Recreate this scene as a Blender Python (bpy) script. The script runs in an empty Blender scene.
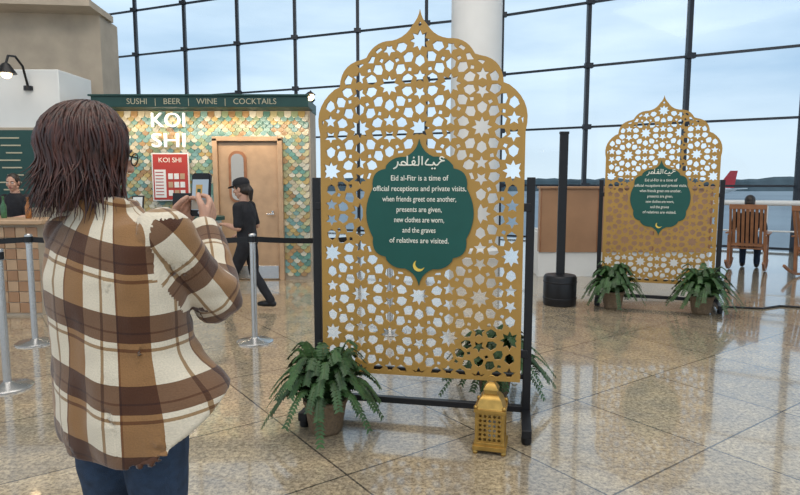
import bpy, math, random
from math import sin, cos, pi, radians, sqrt, atan2
from mathutils import Vector, Matrix, noise
random.seed(4)
V=Vector
scene=bpy.context.scene
COL=scene.collection
try:
    scene.view_settings.view_transform='Standard'
except Exception: pass

# ---------------------------------------------------------------- materials
def mat(name,col,rough=0.5,metal=0.0,var=0.0,vscale=8.0,bump=0.0,bscale=40.0,emit=None,es=0.0,spec=None,sheen=0):
    m=bpy.data.materials.new(name); m.use_nodes=True
    nt=m.node_tree; N=nt.nodes; L=nt.links; b=N['Principled BSDF']
    b.inputs['Roughness'].default_value=rough; b.inputs['Metallic'].default_value=metal
    b.inputs['Base Color'].default_value=(*col,1)
    if spec is not None: b.inputs['Specular IOR Level'].default_value=spec
    if sheen: b.inputs['Sheen Weight'].default_value=sheen
    tc=N.new('ShaderNodeTexCoord')
    if var>0:
        n=N.new('ShaderNodeTexNoise'); n.inputs['Scale'].default_value=vscale; n.inputs['Detail'].default_value=5
        L.new(tc.outputs['Object'],n.inputs['Vector'])
        r=N.new('ShaderNodeValToRGB')
        r.color_ramp.elements[0].position=.3; r.color_ramp.elements[1].position=.7
        r.color_ramp.elements[0].color=(*[c*(1-var) for c in col],1)
        r.color_ramp.elements[1].color=(*[min(1,c*(1+var)) for c in col],1)
        L.new(n.outputs['Fac'],r.inputs['Fac']); L.new(r.outputs['Color'],b.inputs['Base Color'])
    if bump>0:
        n2=N.new('ShaderNodeTexNoise'); n2.inputs['Scale'].default_value=bscale; n2.inputs['Detail'].default_value=4
        L.new(tc.outputs['Object'],n2.inputs['Vector'])
        bp=N.new('ShaderNodeBump'); bp.inputs['Strength'].default_value=bump; bp.inputs['Distance'].default_value=.01
        L.new(n2.outputs['Fac'],bp.inputs['Height']); L.new(bp.outputs['Normal'],b.inputs['Normal'])
    if emit:
        b.inputs['Emission Color'].default_value=(*emit,1); b.inputs['Emission Strength'].default_value=es
    return m

M={}
M['gold']=mat('gold_paint',(.44,.25,.06),.5,.12,.07,3,.1,120)
M['lantern']=mat('lantern_brass',(.46,.28,.075),.4,.8,.2,20)
M['green']=mat('plaque_green',(.005,.085,.068),.5,0,.08,5)
M['cream']=mat('cream_letters',(.85,.83,.72),.6)
M['fletter']=mat('fascia_letters',(.50,.46,.32),.6)
M['moon']=mat('moon_yellow',(.85,.6,.10),.5)
M['black']=mat('black_metal',(.012,.012,.014),.4,.3,.1,10)
M['blackcloth']=mat('black_cloth',(.012,.012,.016),.85,0,.3,20,.4,60)
M['denim']=mat('denim',(.022,.045,.09),.85,0,.3,30,.5,300)
M['skin']=mat('skin',(.54,.30,.21),.5,0,.08,30,.1,300)
M['lips']=mat('lips',(.42,.13,.12),.45)
M['white']=mat('white_paint',(.75,.75,.73),.5,0,.03,3)
M['eyew']=mat('eye_white',(.8,.8,.78),.2)
M['eyed']=mat('eye_iris',(.03,.018,.01),.15)
M['steel']=mat('brushed_steel',(.55,.55,.55),.25,.95,.05,40)
M['wood']=mat('light_wood',(.47,.31,.19),.45,0,.12,6,.1,60)
M['rwood']=mat('chair_wood',(.30,.13,.06),.45,0,.2,8)
M['copper']=mat('copper_wood_panel',(.36,.20,.11),.4,0,.12,2.5)
M['stone']=mat('beige_stone',(.42,.35,.27),.7,0,.15,2.5,.2,15)
M['darkgreen']=mat('dark_green_fascia',(.010,.060,.052),.5,0,.1,5)
M['red']=mat('poster_red',(.42,.04,.03),.5)
M['mull']=mat('window_frame_dark',(.035,.04,.05),.4,.5,.1,5)
M['concrete']=mat('column_plaster',(.78,.77,.75),.6,0,.04,1.5)
M['pot']=mat('woven_pot',(.20,.135,.08),.7,0,.25,60,.8,150)
M['soil']=mat('soil',(.03,.02,.012),.95,0,.4,60,1,80)
M['leaf']=mat('fern_leaf',(.030,.080,.020),.5,0,.55,9)
M['rachis']=mat('fern_stem',(.07,.11,.03),.6)
M['ceil']=mat('ceiling_white',(.66,.66,.64),.8,0,.04,.6)
M['tarmac']=mat('tarmac',(.30,.33,.35),.9,0,.15,.02)
M['trees']=mat('tree_band',(.08,.11,.12),.95,0,.3,.05)
M['pred']=mat('tail_red',(.55,.03,.04),.4)
M['phone']=mat('phone_body',(.02,.02,.025),.25,.4)
M['shoe']=mat('shoe_leather',(.03,.025,.022),.6,0,.2,30)
M['bulb']=mat('warm_bulb',(1,.85,.6),.4,emit=(1,.72,.4),es=8)
M['glassb']=mat('bottle_glass',(.05,.14,.06),.1,0,.3,30)
M['amber']=mat('amber_bottle',(.35,.13,.03),.12,0,.3,30)
M['mirror']=mat('door_window',(.45,.42,.38),.08,.6)

def hair_mat(name,c1,c2):
    m=mat(name,c1,.42); nt=m.node_tree; N=nt.nodes; L=nt.links; b=N['Principled BSDF']
    tc=N.new('ShaderNodeTexCoord'); mp=N.new('ShaderNodeMapping'); mp.inputs['Scale'].default_value=(110,110,6)
    n=N.new('ShaderNodeTexNoise'); n.inputs['Scale'].default_value=1; n.inputs['Detail'].default_value=3
    L.new(tc.outputs['Object'],mp.inputs['Vector']); L.new(mp.outputs['Vector'],n.inputs['Vector'])
    r=N.new('ShaderNodeValToRGB'); r.color_ramp.elements[0].position=.35; r.color_ramp.elements[1].position=.7
    r.color_ramp.elements[0].color=(*c1,1); r.color_ramp.elements[1].color=(*c2,1)
    L.new(n.outputs['Fac'],r.inputs['Fac']); L.new(r.outputs['Color'],b.inputs['Base Color'])
    bp=N.new('ShaderNodeBump'); bp.inputs['Strength'].default_value=.6; bp.inputs['Distance'].default_value=.004
    L.new(n.outputs['Fac'],bp.inputs['Height']); L.new(bp.outputs['Normal'],b.inputs['Normal'])
    return m
M['auburn']=hair_mat('auburn_hair',(.020,.007,.006),(.105,.034,.022))
M['darkhair']=hair_mat('dark_hair',(.012,.008,.006),(.04,.025,.018))

def floor_mat():
    m=bpy.data.materials.new('granite_tiles'); m.use_nodes=True
    nt=m.node_tree; N=nt.nodes; L=nt.links; b=N['Principled BSDF']
    tc=N.new('ShaderNodeTexCoord'); mp=N.new('ShaderNodeMapping'); mp.inputs['Rotation'].default_value=(0,0,radians(-35.5))
    mp.inputs['Location'].default_value=(.35,.2,0)
    L.new(tc.outputs['Object'],mp.inputs['Vector'])
    br=N.new('ShaderNodeTexBrick'); br.offset=0; br.squash=1
    br.inputs['Scale'].default_value=1; br.inputs['Brick Width'].default_value=.92; br.inputs['Row Height'].default_value=.92
    br.inputs['Mortar Size'].default_value=.006; br.inputs['Mortar Smooth'].default_value=.1
    br.inputs['Color1'].default_value=(.50,.44,.345,1); br.inputs['Color2'].default_value=(.41,.365,.295,1); br.inputs['Mortar'].default_value=(.12,.11,.10,1)
    L.new(mp.outputs['Vector'],br.inputs['Vector'])
    def ramp(src,p0,c0,p1,c1):
        r=N.new('ShaderNodeValToRGB'); e=r.color_ramp.elements
        e[0].position=p0; e[1].position=p1; e[0].color=(*c0,1); e[1].color=(*c1,1)
        L.new(src,r.inputs['Fac']); return r.outputs['Color']
    n1=N.new('ShaderNodeTexNoise'); n1.inputs['Scale'].default_value=38; n1.inputs['Detail'].default_value=6; n1.inputs['Roughness'].default_value=.75
    n2=N.new('ShaderNodeTexNoise'); n2.inputs['Scale'].default_value=5; n2.inputs['Detail'].default_value=6
    vo=N.new('ShaderNodeTexVoronoi'); vo.inputs['Scale'].default_value=70
    for n in (n1,n2,vo): L.new(tc.outputs['Object'],n.inputs['Vector'])
    def mul(a,c):
        x=N.new('ShaderNodeMix'); x.data_type='RGBA'; x.blend_type='MULTIPLY'; x.inputs[0].default_value=1
        L.new(a,x.inputs[6]); L.new(c,x.inputs[7]); return x.outputs[2]
    o=mul(br.outputs['Color'],ramp(n1.outputs['Fac'],.38,(.45,.42,.40),.62,(1.15,1.12,1.05)))
    o=mul(o,ramp(n2.outputs['Fac'],.3,(.75,.75,.78),.7,(1.15,1.1,1.0)))
    o=mul(o,ramp(vo.outputs['Distance'],.1,(.7,.68,.66),.5,(1.08,1.06,1.02)))
    L.new(o,b.inputs['Base Color'])
    b.inputs['Roughness'].default_value=.13; b.inputs['Specular IOR Level'].default_value=.7
    b.inputs['Coat Weight'].default_value=.55; b.inputs['Coat Roughness'].default_value=.035; b.inputs['Coat IOR'].default_value=1.5
    n3=N.new('ShaderNodeTexNoise'); n3.inputs['Scale'].default_value=1.3; n3.inputs['Detail'].default_value=2
    L.new(tc.outputs['Object'],n3.inputs['Vector'])
    bp=N.new('ShaderNodeBump'); bp.inputs['Strength'].default_value=.04; bp.inputs['Distance'].default_value=.02
    L.new(n3.outputs['Fac'],bp.inputs['Height']); L.new(bp.outputs['Normal'],b.inputs['Normal'])
    return m

def glass_mat():
    m=bpy.data.materials.new('tinted_window_glass'); m.use_nodes=True
    nt=m.node_tree; N=nt.nodes; L=nt.links; N.clear()
    o=N.new('ShaderNodeOutputMaterial'); t=N.new('ShaderNodeBsdfTransparent'); t.inputs[0].default_value=(.88,.95,.985,1)
    g=N.new('ShaderNodeBsdfGlossy'); g.inputs['Roughness'].default_value=.05; g.inputs[0].default_value=(.9,.95,1,1)
    x=N.new('ShaderNodeMixShader'); x.inputs[0].default_value=.03
    L.new(t.outputs[0],x.inputs[1]); L.new(g.outputs[0],x.inputs[2]); L.new(x.outputs[0],o.inputs[0])
    return m

def plaid_mat():
    m=bpy.data.materials.new('plaid_flannel'); m.use_nodes=True
    nt=m.node_tree; N=nt.nodes; L=nt.links; b=N['Principled BSDF']
    uv=N.new('ShaderNodeUVMap'); uv.uv_map='UVMap'
    sp=N.new('ShaderNodeSeparateXYZ'); L.new(uv.outputs[0],sp.inputs[0])
    def math_(op,a,bv):
        x=N.new('ShaderNodeMath'); x.operation=op
        for i,s in enumerate((a,bv)):
            if isinstance(s,(int,float)): x.inputs[i].default_value=s
            else: L.new(s,x.inputs[i])
        return x.outputs[0]
    def band(s,P,off,w):
        f=math_('ADD',math_('DIVIDE',s,P),off)
        fr=math_('FRACT',f,0)
        return math_('LESS_THAN',fr,w)
    def tint(prev,fac,col):
        x=N.new('ShaderNodeMix'); x.data_type='RGBA'; x.blend_type='MULTIPLY'
        L.new(fac,x.inputs[0]); L.new(prev,x.inputs[6]); x.inputs[7].default_value=(*col,1)
        return x.outputs[2]
    rgb=N.new('ShaderNodeRGB'); rgb.outputs[0].default_value=(.72,.63,.49,1)
    c=rgb.outputs[0]; P=.19
    c=tint(c,band(sp.outputs[0],P,0.12,.42),(.40,.23,.11))
    c=tint(c,band(sp.outputs[1],P,0.25,.40),(.24,.14,.09))
    for s in (0,1):
        c=tint(c,band(sp.outputs[s],P,.38,.05),(.45,.32,.2))
        c=tint(c,band(sp.outputs[s],P,.12,.03),(.6,.45,.33))
    n=N.new('ShaderNodeTexNoise'); n.inputs['Scale'].default_value=260; n.inputs['Detail'].default_value=3
    L.new(uv.outputs[0],n.inputs['Vector'])
    r=N.new('ShaderNodeValToRGB'); r.color_ramp.elements[0].color=(.7,.7,.7,1); r.color_ramp.elements[1].color=(1.15,1.15,1.15,1)
    L.new(n.outputs['Fac'],r.inputs['Fac'])
    x=N.new('ShaderNodeMix'); x.data_type='RGBA'; x.blend_type='MULTIPLY'; x.inputs[0].default_value=1
    L.new(c,x.inputs[6]); L.new(r.outputs['Color'],x.inputs[7]); L.new(x.outputs[2],b.inputs['Base Color'])
    b.inputs['Roughness'].default_value=.95; b.inputs['Sheen Weight'].default_value=.3
    bp=N.new('ShaderNodeBump'); bp.inputs['Strength'].default_value=.5; bp.inputs['Distance'].default_value=.003
    L.new(n.outputs['Fac'],bp.inputs['Height']); L.new(bp.outputs['Normal'],b.inputs['Normal'])
    return m

def attr_mat(name,rough=.35):
    m=bpy.data.materials.new(name); m.use_nodes=True
    nt=m.node_tree; N=nt.nodes; L=nt.links; b=N['Principled BSDF']
    a=N.new('ShaderNodeAttribute'); a.attribute_name='Col'
    L.new(a.outputs['Color'],b.inputs['Base Color']); b.inputs['Roughness'].default_value=rough
    return m

# ---------------------------------------------------------------- mesh builder
def frame_of(d):
    d=d.normalized(); a=V((0,0,1)) if abs(d.z)<.9 else V((1,0,0))
    x=d.cross(a).normalized(); y=d.cross(x).normalized(); return x,y
class MB:
    def __init__(s): s.v=[];s.f=[];s.m=[]
    def add(s,vs,fs,mi=0):
        o=len(s.v); s.v+= [V(p) for p in vs]
        for f in fs: s.f.append([i+o for i in f]); s.m.append(mi)
    def box(s,c,sz,mi=0,R=None):
        c=V(c); h=V(sz)/2; vs=[]
        for x in(-1,1):
            for y in(-1,1):
                for z in(-1,1):
                    p=V((x*h.x,y*h.y,z*h.z))
                    if R: p=R@p
                    vs.append(c+p)
        s.add(vs,[(0,1,3,2),(4,6,7,5),(0,4,5,1),(2,3,7,6),(0,2,6,4),(1,5,7,3)],mi)
    def beam(s,p0,p1,w,h,mi=0):
        p0=V(p0);p1=V(p1);d=p1-p0;L=d.length;d.normalize()
        up=V((0,0,1)) if abs(d.z)<.95 else V((0,1,0))
        x=d.cross(up).normalized(); z=x.cross(d)
        R=Matrix((x,d,z)).transposed()
        s.box((p0+p1)/2,(w,L,h),mi,R)
    def loft(s,rings,mi=0,cap=True):
        n=len(rings[0]); vs=[p for r in rings for p in r]; fs=[]
        for i in range(len(rings)-1):
            for j in range(n):
                k=(j+1)%n; fs.append((i*n+j,i*n+k,(i+1)*n+k,(i+1)*n+j))
        if cap: fs.append(tuple(range(n))[::-1]); fs.append(tuple((len(rings)-1)*n+j for j in range(n)))
        s.add(vs,fs,mi)
    def tube(s,pts,rads,mi=0,seg=8,flat=1.0):
        pts=[V(p) for p in pts]
        if not isinstance(rads,(list,tuple)): rads=[rads]*len(pts)
        rings=[]; px=None
        for i,p in enumerate(pts):
            d=(pts[min(i+1,len(pts)-1)]-pts[max(i-1,0)])
            if d.length<1e-9: d=V((0,0,1))
            d.normalize()
            if px is None: x,y=frame_of(d)
            else:
                x=px-d*px.dot(d)
                if x.length<1e-6: x,_=frame_of(d)
                x.normalize(); y=d.cross(x)
            px=x
            rings.append([p+(x*cos(2*pi*k/seg)+y*sin(2*pi*k/seg)*flat)*rads[i] for k in range(seg)])
        s.loft(rings,mi)
    def sphere(s,c,r,mi=0,seg=16,rg=10):
        c=V(c)
        if isinstance(r,(int,float)): r=(r,r,r)
        vs=[c+V((0,0,r[2]))]
        for i in range(1,rg):
            a=pi*i/rg
            for j in range(seg):
                b=2*pi*j/seg; vs.append(c+V((r[0]*sin(a)*cos(b),r[1]*sin(a)*sin(b),r[2]*cos(a))))
        vs.append(c-V((0,0,r[2]))); fs=[]
        for j in range(seg): fs.append((0,1+j,1+(j+1)%seg))
        for i in range(rg-2):
            for j in range(seg):
                a=1+i*seg; k=(j+1)%seg; fs.append((a+j,a+seg+j,a+seg+k,a+k))
        a=1+(rg-2)*seg; e=len(vs)-1
        for j in range(seg): fs.append((a+j,e,a+(j+1)%seg))
        s.add(vs,fs,mi)
    def limb(s,pts,rads,mi=0):
        pts=[V(p) for p in pts]
        for p,r in zip(pts,rads): s.sphere(p,r,mi,14,8)
        for i in range(len(pts)-1):
            if (pts[i+1]-pts[i]).length>1e-5: s.tube([pts[i],pts[i+1]],[rads[i],rads[i+1]],mi,14)
    def lathe(s,prof,c=(0,0,0),mi=0,seg=24):
        c=V(c)
        s.loft([[c+V((r*cos(2*pi*k/seg),r*sin(2*pi*k/seg),z)) for k in range(seg)] for r,z in prof],mi)
    def xf(s,Mx):
        s.v=[Mx@p for p in s.v]; return s
    def mesh(s,name):
        me=bpy.data.meshes.new(name); me.from_pydata([tuple(p) for p in s.v],[],s.f); 
        me.polygons.foreach_set('material_index',s.m); me.update(); return me
    def build(s,name,mats,loc=(0,0,0),rotz=0,parent=None,smooth=35,bevel=0):
        me=s.mesh(name)
        return finish(me,name,mats,loc,rotz,parent,smooth,bevel)
def fixn(me):
    import bmesh
    bm=bmesh.new(); bm.from_mesh(me); bmesh.ops.recalc_face_normals(bm,faces=bm.faces); bm.to_mesh(me); bm.free()
def finish(me,name,mats,loc=(0,0,0),rotz=0,parent=None,smooth=35,bevel=0,fix=True):
    if fix: fixn(me)
    if not isinstance(mats,(list,tuple)): mats=[mats]
    for m in mats: me.materials.append(M[m] if isinstance(m,str) else m)
    if smooth:
        me.polygons.foreach_set('use_smooth',[True]*len(me.polygons))
        if smooth<180: me.set_sharp_from_angle(angle=radians(smooth))
    ob=bpy.data.objects.new(name,me); COL.objects.link(ob)
    ob.location=loc; ob.rotation_euler=(0,0,rotz)
    if parent: ob.parent=parent
    if bevel:
        b=ob.modifiers.new('bevel','BEVEL'); b.width=bevel; b.segments=2; b.limit_method='ANGLE'
    return ob
def empty(name,loc=(0,0,0),rotz=0):
    e=bpy.data.objects.new(name,None); COL.objects.link(e); e.location=loc; e.rotation_euler=(0,0,rotz); e.empty_display_size=.1
    return e
def evald(ob):
    bpy.context.view_layer.update()
    dg=bpy.context.evaluated_depsgraph_get()
    me=bpy.data.meshes.new_from_object(ob.evaluated_get(dg))
    bpy.data.objects.remove(ob,do_unlink=True)
    return me
def remesh(mb,voxel,smooth=4,fac=.5):
    me=mb.mesh('tmp'); fixn(me); ob=bpy.data.objects.new('tmp',me); COL.objects.link(ob)
    r=ob.modifiers.new('r','REMESH'); r.mode='VOXEL'; r.voxel_size=voxel
    if smooth:
        s=ob.modifiers.new('s','SMOOTH'); s.iterations=smooth; s.factor=fac
    return evald(ob)
def perforated(outline,holes,thick):
    cu=bpy.data.curves.new('c','CURVE'); cu.dimensions='2D'; cu.fill_mode='BOTH'; cu.extrude=thick/2
    for poly in [outline]+holes:
        sp=cu.splines.new('POLY'); sp.points.add(len(poly)-1)
        for i,p in enumerate(poly): sp.points[i].co=(p[0],p[1],0,1)
        sp.use_cyclic_u=True
    ob=bpy.data.objects.new('c',cu); COL.objects.link(ob)
    me=evald(ob); me.transform(Matrix.Rotation(pi/2,4,'X')); me.materials.clear()
    return me
TCACHE={}
def text(name,body,size,m,loc,rot=(pi/2,0,0),parent=None,width=None,ext=.0015,align='CENTER',bold=.012):
    key=(body,size,m,width,ext)
    if key not in TCACHE:
        cu=bpy.data.curves.new(name,'FONT'); cu.body=body; cu.size=size; cu.extrude=ext; cu.align_x=align; cu.align_y='CENTER'
        cu.offset=size*bold; cu.resolution_u=3
        ob=bpy.data.objects.new(name,cu); COL.objects.link(ob)
        me=evald(ob); me.materials.clear()
        if width:
            xs=[v.co.x for v in me.vertices]; w=max(xs)-min(xs); me.transform(Matrix.Scale(width/w,4,(1,0,0)))
        me.materials.append(M[m] if isinstance(m,str) else m); TCACHE[key]=me
    o=bpy.data.objects.new(name,TCACHE[key]); COL.objects.link(o); o.location=loc; o.rotation_euler=rot
    if parent: o.parent=parent
    return o

# ---------------------------------------------------------------- camera
cam=bpy.data.cameras.new('camera'); cam.sensor_width=36; cam.lens=36*600/800; cam.clip_end=2000
co=bpy.data.objects.new('camera',cam); COL.objects.link(co)
co.location=(0,0,1.5); co.rotation_euler=(radians(90-6.2),0,0); scene.camera=co

# ---------------------------------------------------------------- world
w=bpy.data.worlds.new('overcast_sky'); scene.world=w; w.use_nodes=True
N=w.node_tree.nodes; L=w.node_tree.links; bg=N['Background']
tc=N.new('ShaderNodeTexCoord'); mp=N.new('ShaderNodeMapping'); mp.inputs['Scale'].default_value=(1,1,4.5)
n=N.new('ShaderNodeTexNoise'); n.inputs['Scale'].default_value=2.2; n.inputs['Detail'].default_value=5
L.new(tc.outputs['Generated'],mp.inputs['Vector']); L.new(mp.outputs['Vector'],n.inputs['Vector'])
r=N.new('ShaderNodeValToRGB'); r.color_ramp.elements[0].position=.3; r.color_ramp.elements[1].position=.68
r.color_ramp.elements[0].color=(.34,.48,.64,1); r.color_ramp.elements[1].color=(.68,.78,.87,1)
L.new(n.outputs['Fac'],r.inputs['Fac'])
sp=N.new('ShaderNodeSeparateXYZ'); L.new(tc.outputs['Generated'],sp.inputs[0])
r2=N.new('ShaderNodeValToRGB'); r2.color_ramp.elements[0].position=0; r2.color_ramp.elements[1].position=.16
r2.color_ramp.elements[0].color=(1,1,1,1); r2.color_ramp.elements[1].color=(0,0,0,1)
L.new(sp.outputs[2],r2.inputs['Fac'])
mx=N.new('ShaderNodeMix'); mx.data_type='RGBA'; L.new(r2.outputs['Color'],mx.inputs[0]); L.new(r.outputs['Color'],mx.inputs[6])
mx.inputs[7].default_value=(.62,.70,.76,1)
L.new(mx.outputs[2],bg.inputs['Color']); bg.inputs['Strength'].default_value=1.34

def area(name,loc,rot,size,power,col):
    l=bpy.data.lights.new(name,'AREA'); l.shape='RECTANGLE'; l.size=size[0]; l.size_y=size[1]; l.energy=power; l.color=col
    o=bpy.data.objects.new(name,l); COL.objects.link(o); o.location=loc; o.rotation_euler=rot
area('ceiling_light_a',(-1,-1,10.2),(radians(8),0,0),(14,7),950,(1,.95,.88))
area('ceiling_light_b',(-1,7,10.3),(0,0,0),(12,6),520,(1,.94,.87))
area('kiosk_strip_light',(-2.85,8.78,2.50),(radians(25),0,0),(2.9,.08),22,(1,.82,.60))

# ---------------------------------------------------------------- shell
dL=V((-.923,.386)); dR=V((.856,-.517)); B=V((2.7,16.4))
ptsL=[B+dL*2.13*i for i in range(0,12)]; ptsR=[B+dR*2.26*i for i in range(1,8)]
wall=list(reversed(ptsL))+ptsR
H=10.5
mb=MB()
poly=[(p.x,p.y,0) for p in wall]+[(wall[-1].x,-6,0),(wall[0].x,-6,0)]
n_=len(poly)
mb.add(poly+[(x,y,-.3) for x,y,z in poly],[tuple(range(n_)),tuple(range(2*n_-1,n_-1,-1))]+[(i,(i+1)%n_,n_+(i+1)%n_,n_+i) for i in range(n_)])
mb.build('floor',floor_mat(),smooth=0)
mb=MB()
mb.add([(x,y,H) for x,y,z in poly]+[(x,y,H+.3) for x,y,z in poly],[tuple(range(n_)),tuple(range(2*n_-1,n_-1,-1))]+[(i,(i+1)%n_,n_+(i+1)%n_,n_+i) for i in range(n_)])
mb.build('ceiling','ceil',smooth=0)
gm=glass_mat()
for k,seq in enumerate((list(reversed(ptsL)),[B]+ptsR)):
    mb=MB()
    a,b=seq[0],seq[-1]
    mb.add([(a.x,a.y,0),(b.x,b.y,0),(b.x,b.y,H),(a.x,a.y,H)],[(0,1,2,3)])
    ob=mb.build('window_%d'%(k+1),gm,smooth=0)
mb=MB()
rows=[.06,1.42,2.87,4.35,5.87,7.35,8.85,10.4]
for i,p in enumerate(wall):
    mb.box((p.x,p.y,H/2),(.09,.14,H))
    if i<len(wall)-1:
        q=wall[i+1]
        for z in rows: mb.beam((p.x,p.y,z),(q.x,q.y,z),.08,.05)
    for z in rows[1:]:
        mb.box((p.x,p.y-.1,z),(.2,.12,.12))
mb.build('trim_window_frame','mull',smooth=0)
mb=MB(); mb.lathe([(.62,0),(.62,.15),(.5,.2),(.5,H)],(0,0,0),0,48)
mb.build('column','concrete',(1.52,12.3,0))

# outside
mb=MB(); mb.box((0,420,-6.25),(1600,800,.5)); mb.build('ground','tarmac',smooth=0)
mb=MB(); prev=[]
random.seed(2)
for i in range(161):
    x=-560+i*7; h=6+3*noise.noise(V((i*.13,0,0)))+1.6*random.random()
    prev.append((x,520,h))
vs=[];fs=[]
for i,(x,y,h) in enumerate(prev):
    vs+=[(x,y-8,-6),(x,y-4,h*.7-2),(x,y,h-2),(x,y+10,-6)]
    if i: o=4*i; fs+=[(o-4,o,o+1,o-3),(o-3,o+1,o+2,o-2),(o-2,o+2,o+3,o-1)]
mb.add(vs,fs); mb.build('tree_line','trees',smooth=0)
# airliner
mb=MB()
prof=[(-18,.2),(-17,1),(-15,1.7),(-12,2),(8,2),(13,1.5),(17,.6),(19,.2)]
mb.tube([(x,0,max(0,(x-8)*.08)) for x,_ in prof],[r for _,r in prof],0,20)
def fin(pts,t,mi,ax):
    vs=[]
    for s_ in (-t,t):
        for p in pts: q=list(p); q[ax]+=s_; vs.append(tuple(q))
    n=len(pts); mb.add(vs,[tuple(range(n)),tuple(range(2*n-1,n-1,-1))]+[(i,(i+1)%n,n+(i+1)%n,n+i) for i in range(n)],mi)
fin([(12,0,1.5),(16.5,0,7.6),(19,0,7.6),(18,0,1.5)],.2,1,1)
fin([(-3,1.5,-1),(4,15,0),(6,15,0),(4,1.5,-1)],.2,0,2); fin([(-3,-1.5,-1),(4,-15,0),(6,-15,0),(4,-1.5,-1)],.2,0,2)
fin([(14,.5,1),(18,6,1.4),(19.5,6,1.4),(18,.5,1)],.15,0,2); fin([(14,-.5,1),(18,-6,1.4),(19.5,-6,1.4),(18,-.5,1)],.15,0,2)
for s_ in(-1,1): mb.tube([(-3,5*s_,-1.9),(2,5*s_,-1.9)],[1.1,.8],0,16)
for x,y in((-13,0),(2,2.5),(2,-2.5)): mb.tube([(x,y-.4,-3.4),(x,y+.4,-3.4)],.6,2,14); mb.tube([(x,y,-3.4),(x,y,-1)],.2,2,8)
mb.build('airliner',['white','pred','black'],(101,215,-2))

# stone block at left and bar
e=empty('wall_stone',(-6.4,10.3,0),radians(6))
mb=MB(); mb.box((-1.8,0,2.1),(6.6,.8,4.2))
mb.build('stone_block','stone',parent=e,smooth=0)
mb=MB(); mb.box((-1.8,-.42,4.24),(6.7,1.0,.1)); mb.build('coping','stone',parent=e,smooth=0)
mb=MB(); mb.box((-5.75,9.0,2.66),(2.0,.9,.80)); mb.box((-5.75,9.0,2.23),(2.1,1.0,.06),1)
mb.build('bar_canopy',['white','stone'],bevel=.01)
mb=MB(); mb.box((0,0,0),(.62,.05,1.05),0)
for sx in(-1,1): mb.box((sx*.32,-.01,0),(.03,.07,1.08),1)
for i in range(9): mb.box((-.05+.08*((i*7)%3-1)*.5,-.03,.42-i*.1),(.32-.05*(i%3),.006,.018),2)
mb.build('menu_board',['darkgreen','wood','fletter'],(-5.25,8.3,1.68))
# gooseneck lamp
mb=MB(); mb.tube([(0,0,0),(0,-.1,.28),(0,-.25,.38),(0,-.4,.36),(0,-.46,.24)],.016,0,8)
mb.lathe([(.02,.26),(.05,.24),(.12,.13),(.125,.12)],(0,-.46,0),0,24); mb.sphere((0,-.46,.12),.065,1); mb.lathe([(.06,-.03),(.06,.03)],(0,0,0),0)
mb.build('gooseneck_wall_lamp',['black','bulb'],(-5.17,8.54,2.80))
# bar counter
e=empty('bar_counter',(-5.4,6.9,0))
mb=MB(); mb.box((0,0,1.06),(2.9,.6,.05)); mb.build('counter_top','wood',parent=e,bevel=.01)
mb=MB(); mb.box((0,.03,.515),(2.7,.5,1.03))
mb.build('counter_body','stone',parent=e,smooth=0)
mb=MB()
for i in range(22):
    for j in range(8): mb.box((-1.29+i*.123,-.225,.09+j*.122),(.115,.02,.114),(i*3+j*5)%2)
mb.build('counter_tiles',['copper','wood'],parent=e,smooth=0,bevel=.004)
random.seed(8)
mb=MB()
for i in range(8):
    x=-1.2+i*.33; h=.22+.08*random.random(); r_=.032
    mb.lathe([(r_*.9,0),(r_,.01),(r_,h*.6),(r_*.4,h*.78),(r_*.36,h),(r_*.45,h+.005),(r_*.45,h+.02)],(x,.12*random.random(),1.086),i%2,14)
mb.build('bottles',['glassb','amber'],parent=e)

# kiosk
KY=9.17
mb=MB(); mb.box((-2.88,KY+.35,1.286),(3.04,.6,2.572)); mb.build('wall_kiosk','stone',smooth=0)
mb=MB(); mb.box((-2.88,KY-.13,2.655),(3.12,.5,.155),0); mb.box((-2.88,KY-.13,2.742),(3.18,.56,.025),0); mb.box((-2.88,KY+.4,2.655),(3.04,.7,.15),0)
hd=mb.build('kiosk_fascia','darkgreen',bevel=.004)
text('fascia_lettering','SUSHI   |   BEER   |   WINE   |   COCKTAILS',.115,'fletter',(-2.85,KY-.385,2.652),width=2.15,bold=0)
# scales
cols=[(.44,.32,.12),(.25,.31,.18),(.11,.25,.21),(.52,.46,.32),(.36,.22,.10),(.19,.32,.29),(.44,.40,.22),(.15,.28,.27),(.55,.52,.42)]
mb=MB(); cc=[]; sw=.105; random.seed(5)
def scale_wall(x0,x1,z0,z1,skip):
    rowi=0; z=z0
    while z<z1:
        x=x0+(sw/2 if rowi%2 else 0)
        while x<x1+.01:
            if not skip(x,z):
                n=8; r_=sw/2*.96; vs=[];
                for k in range(n+1):
                    a=pi+pi*k/n; vs.append((x+r_*cos(a),-.018,z+r_*1.0*sin(a)))
                vs+= [(x+r_,-.004,z+r_),(x-r_,-.004,z+r_)]
                m_=len(vs); back=[(a,0.0,c) for a,b,c in vs]
                fs=[tuple(range(m_))]+[(i,(i+1)%m_,m_+(i+1)%m_,m_+i) for i in range(m_)]
                base=random.choice(cols); j=.8+.4*random.random()
                mb.add(vs+back,fs); cc.extend([tuple(c*j for c in base)]*len(fs))
            x+=sw
        z+=sw/2; rowi+=1
DX0,DX1=-2.80,-1.80
scale_wall(-4.32,-1.42,.10,2.52,lambda x,z: (DX0-.02<x<DX1+.02 and z<2.20))
me=mb.mesh('wall_scale_tiles')
at=me.color_attributes.new('Col','FLOAT_COLOR','CORNER')
for p in me.polygons:
    for li in p.loop_indices: at.data[li].color=(*cc[p.index],1)
finish(me,'wall_scale_tiles',attr_mat('scale_tile_glaze',.3),(0,KY+.048,0),smooth=0,fix=False)
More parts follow.
